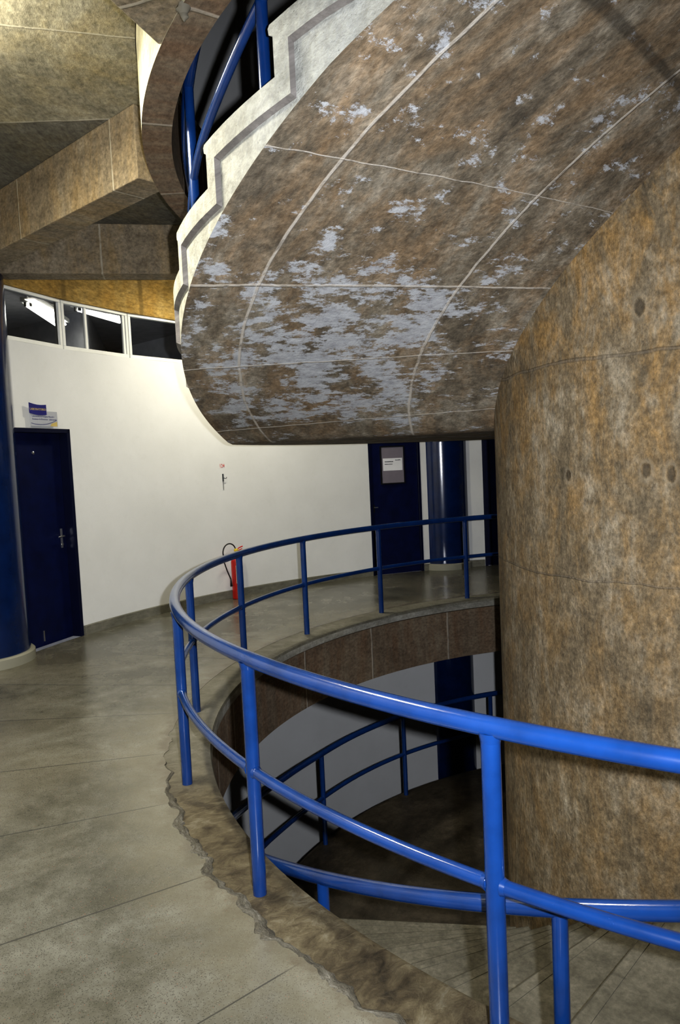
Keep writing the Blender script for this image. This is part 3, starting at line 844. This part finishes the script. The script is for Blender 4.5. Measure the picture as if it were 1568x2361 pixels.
batten((-3.34, 10.02, 3.95), (-3.05, 10.98, 3.95), 'twin tube ceiling light glowing behind the window with the extra mullion', 2, gap=.06)
lA = P(5.15, 197.5, 4.06); lB = P(5.4, 136, 4.06)
def corridor_lamp(c, th, label, power):
    a = th * D2R; d = Vector((-math.sin(a), math.cos(a), 0))
    batten(c - d * .62, c + d * .62, label, 2)
    L = bpy.data.lights.new('corridor_lamp_light', 'AREA'); L.shape = 'RECTANGLE'; L.size = 1.2; L.size_y = .12; L.energy = power; L.color = (1.0, .94, .74)
    o = bpy.data.objects.new('corridor_lamp_light', L); link(o)
    z = Vector((0, 0, 1)); n = d.cross(z)
    o.matrix_world = Matrix(((d.x, -n.x, 0, c.x), (d.y, -n.y, 0, c.y), (0, 0, 1, c.z - .03), (0, 0, 0, 1)))
    # upward spill
    L2 = bpy.data.lights.new('corridor_lamp_glow', 'POINT'); L2.shadow_soft_size = .025; L2.energy = power * .22; L2.color = (1.0, .94, .74)
    o2 = bpy.data.objects.new('corridor_lamp_glow', L2); link(o2); o2.location = c - Vector((0, 0, .10))
corridor_lamp(lA, 197.5, 'twin tube ceiling light outside the left edge of the view', 115)
corridor_lamp(lB, 137, 'twin tube ceiling light hidden behind the stair flight', 64)

# ------------------------------------------------------------------ small things on the wall
def text_mesh(name, s, size, mat, parent, loc, depth=.0008, align='CENTER', sx=1.0):
    cu = bpy.data.curves.new(name, 'FONT'); cu.body = s; cu.size = size; cu.align_x = align; cu.extrude = depth; cu.resolution_u = 3
    o = bpy.data.objects.new(name, cu); link(o)
    dg = bpy.context.evaluated_depsgraph_get()
    me = bpy.data.meshes.new_from_object(o.evaluated_get(dg)); bpy.data.objects.remove(o)
    me.materials.clear(); me.materials.append(mat); me.name = name
    o = bpy.data.objects.new(name, me); link(o, parent); o.location = loc; o.scale = (sx, 1, 1)
    return o

sg = empty('room_sign', wallM(158.35, 2.29, R_WALL - .03)); tag(sg, 'two-piece sign with a navy plate over a grey plate above the left door', 'sign')
m = MB(); m.box((-.20, .0, 0), (.18, .155, .006)); gp = m.build('grey_plate', M['sign_grey'], sg)
m = MB()
N = 12
for k in range(N):
    x0, x1 = -.215 + .235 * k / N, -.215 + .235 * (k + 1) / N
    f0, f1 = -.012 * math.sin(k / N * 3.1), -.012 * math.sin((k + 1) / N * 3.1)
    s0, s1 = -.012 * k / N, -.012 * (k + 1) / N
    c = [(x0, .13 + f0 + s0, .010), (x1, .13 + f1 + s1, .010), (x1, .235 + f1 + s1, .010), (x0, .235 + f0 + s0, .010)]
    m.quad(*c); m.quad(*[(x, y, .015) for x, y, z_ in c])
    if k == 0: m.quad(c[0], c[3], (c[3][0], c[3][1], .015), (c[0][0], c[0][1], .015))
    if k == N - 1: m.quad(c[1], c[2], (c[2][0], c[2][1], .015), (c[1][0], c[1][1], .015))
    m.quad(c[0], c[1], (c[1][0], c[1][1], .015), (c[0][0], c[0][1], .015)); m.quad(c[3], c[2], (c[2][0], c[2][1], .015), (c[3][0], c[3][1], .015))
bp = m.build('navy_plate', M['sign_blue'], sg)
text_mesh('sign_lettering', 'LABORATORIO', .032, M['sign_yellow'], bp, (-.098, .160, .0155))
text_mesh('sign_lettering', 'Laboratorio de Pesquisa Mineral e', .023, M['sign_ink'], gp, (-.178, .092, .0065), align='LEFT', sx=.98)
text_mesh('sign_lettering', 'Simulacao de Processos - Laboratorio', .023, M['sign_ink'], gp, (-.178, .064, .0065), align='LEFT', sx=.98)
m = MB()
for k in range(14):
    x0, x1 = -.195 + .36 * k / 14, -.195 + .36 * (k + 1) / 14
    def yy(x): return .012 + .9 * (x + .07) ** 2
    m.quad((x0, yy(x0), .0066), (x1, yy(x1), .0066), (x1, yy(x1) + .007, .0066), (x0, yy(x0) + .007, .0066))
m.build('sign_swoosh', M['sign_ink'], gp, fix=False)
m = MB(); m.quad((.07, .002, .0068), (.172, .002, .0068), (.172, .052, .0068), (.09, .03, .0068)); m.build('sign_corner', M['sign_yellow'], gp, fix=False)

nm_ = empty('room_number', wallM(134.65, 1.79, R_WALL - .004)); tag(nm_, 'small red stencilled number 124 on the white wall', 'number')
text_mesh('digits', '124', .066, M['red_ink'], nm_, (0, -.012, .001), sx=.85)
hk = empty('wall_bracket', wallM(134.6, 1.64, R_WALL - .002)); tag(hk, 'small dark extinguisher bracket with grime streak under the red number', 'bracket')
m = MB(); m.box((-.010, -.05, 0), (.010, .05, .008)); m.build('bracket_plate', M['ink'], hk)
m = MB(); m.tube([(0, .0, .006), (.01, -.012, .03), (.035, -.012, .03), (.042, .004, .03)], .005, 8); m.build('bracket_hook', M['ink'], hk)
m = MB(); m.quad((-.007, -.16, .003), (.007, -.17, .003), (.009, -.05, .003), (-.008, -.05, .003)); m.build('grime_streak', M['grime'], hk, fix=False)

ex = empty('fire_extinguisher', Matrix.Translation(P(6.40, 134.2, 0.0)) @ Matrix.Rotation((134.2 + 90) * D2R, 4, 'Z'))
tag(ex, 'red fire extinguisher with black hose standing against the white wall', 'extinguisher')
# local -y... local x = tangent (left seen from the room is +?), y towards outside
m = MB(); m.lathe([(.070, 0), (.078, .01), (.078, .50), (.070, .545), (.045, .58), (.026, .60), (.024, .62)], 28); m.build('cylinder_body', M['red'], ex)
m = MB(); m.lathe([(.0785, 0), (.0785, .235)], 28)
# label wraps part of the cylinder only
m = MB()
for k in range(8):
    a, b = (-100 + 14 * k) * D2R, (-100 + 14 * (k + 1)) * D2R
    a += 142 * D2R; b += 142 * D2R
    m.quad((.0792 * math.cos(a), .0792 * math.sin(a), .22), (.0792 * math.cos(b), .0792 * math.sin(b), .22), (.0792 * math.cos(b), .0792 * math.sin(b), .46), (.0792 * math.cos(a), .0792 * math.sin(a), .46))
lb = m.build('paper_label', M['label'], ex, fix=False)
m = MB()
for k in range(7):
    a, b = (46 + 14 * k) * D2R, (46 + 14 * k + 12) * D2R
    for z0, z1 in ((.41, .445), (.385, .393)):
        m.quad((.0796 * math.cos(a), .0796 * math.sin(a), z0), (.0796 * math.cos(b), .0796 * math.sin(b), z0), (.0796 * math.cos(b), .0796 * math.sin(b), z1), (.0796 * math.cos(a), .0796 * math.sin(a), z1))
m.build('label_print', M['green'], lb, fix=False)
m = MB(); m.lathe([(.022, .615), (.022, .645), (.03, .65), (.03, .67), (.012, .68)], 16); m.build('valve', M['yellow'], ex)
HS = 1
m = MB(); m.tube([(0, 0, .655), (-.05 * HS, 0, .685), (-.11 * HS, 0, .70)], .008, 8); m.tube([(-.02 * HS, 0, .645), (-.07 * HS, 0, .66), (-.10 * HS, 0, .668)], .006, 8); m.build('grip_lever', M['red'], ex)
pts = []
for k in range(22):
    a = -15 * D2R + (215 * D2R) * k / 21
    pts.append((HS * (.095 + .105 * math.cos(a + math.pi * 0) * -1), -.02, .64 + .115 * math.sin(a)))
pts.append((HS * .19, -.02, .52)); pts.append((HS * .15, -.02, .40)); pts.append((HS * .105, -.01, .28))
m = MB(); m.tube([(p[0], p[1], p[2]) for p in pts], .0085, 10); m.build('hose', M['black'], ex)
m = MB(); m.tube([(HS * .105, -.01, .28), (HS * .10, -.01, .18)], .012, 10, radii=[.010, .018]); m.build('nozzle', M['black'], ex)

# ------------------------------------------------------------------ camera
c, s = math.cos(PITCH), math.sin(PITCH)
fw = Vector((0, c, -s)); up = Vector((0, s, c)); rt = Vector((1, 0, 0))
cr, sr = math.cos(ROLL), math.sin(ROLL)
rt2 = rt * cr + up * sr; up2 = -rt * sr + up * cr
cam = bpy.data.cameras.new('camera'); co = bpy.data.objects.new('camera', cam); link(co)
co.matrix_world = Matrix(((rt2.x, up2.x, -fw.x, 0), (rt2.y, up2.y, -fw.y, 0), (rt2.z, up2.z, -fw.z, EYE), (0, 0, 0, 1)))
cam.sensor_fit = 'HORIZONTAL'; cam.sensor_width = 36; cam.lens = F_PX * 36 / 1568; cam.clip_start = .02
bpy.context.scene.camera = co

# ------------------------------------------------------------------ camera flash
fl = bpy.data.lights.new('camera_flash', 'SPOT'); fl.energy = 1150; fl.color = (.90, .93, 1.0); fl.shadow_soft_size = .018
fl.spot_size = 104 * D2R; fl.spot_blend = 1.0
fo = bpy.data.objects.new('camera_flash', fl); link(fo)
fpos = rt2 * .115 + up2 * .03 + Vector((0, 0, EYE)) - fw * .02
fo.matrix_world = Matrix(((rt2.x, up2.x, -fw.x, fpos.x), (rt2.y, up2.y, -fw.y, fpos.y), (rt2.z, up2.z, -fw.z, fpos.z), (0, 0, 0, 1)))

L = bpy.data.lights.new('classroom_fill', 'POINT'); L.energy = 9; L.shadow_soft_size = .3; L.color = (.95, .97, 1)  # added fill light without a fitting, lifts the room behind the glass
o = bpy.data.objects.new('classroom_fill', L); link(o); o.location = (-3.3, 9.6, 2.6)
wd = bpy.data.worlds.new('world'); bpy.context.scene.world = wd; wd.use_nodes = True
wd.node_tree.nodes['Background'].inputs[0].default_value = (.5, .5, .6, 1); wd.node_tree.nodes['Background'].inputs[1].default_value = .01
sc = bpy.context.scene
sc.view_settings.view_transform = 'Standard'
sc.view_settings.look = 'Medium High Contrast'
sc.view_settings.exposure = 0.0
sc.cycles.max_bounces = 4; sc.cycles.diffuse_bounces = 2; sc.cycles.glossy_bounces = 2; sc.cycles.transparent_max_bounces = 6
sc.cycles.sample_clamp_indirect = 4.0
sc.cycles.use_adaptive_sampling = True; sc.cycles.adaptive_threshold = .07; sc.cycles.adaptive_min_samples = 12
try:
    sc.cycles.use_denoising = True
except Exception: pass
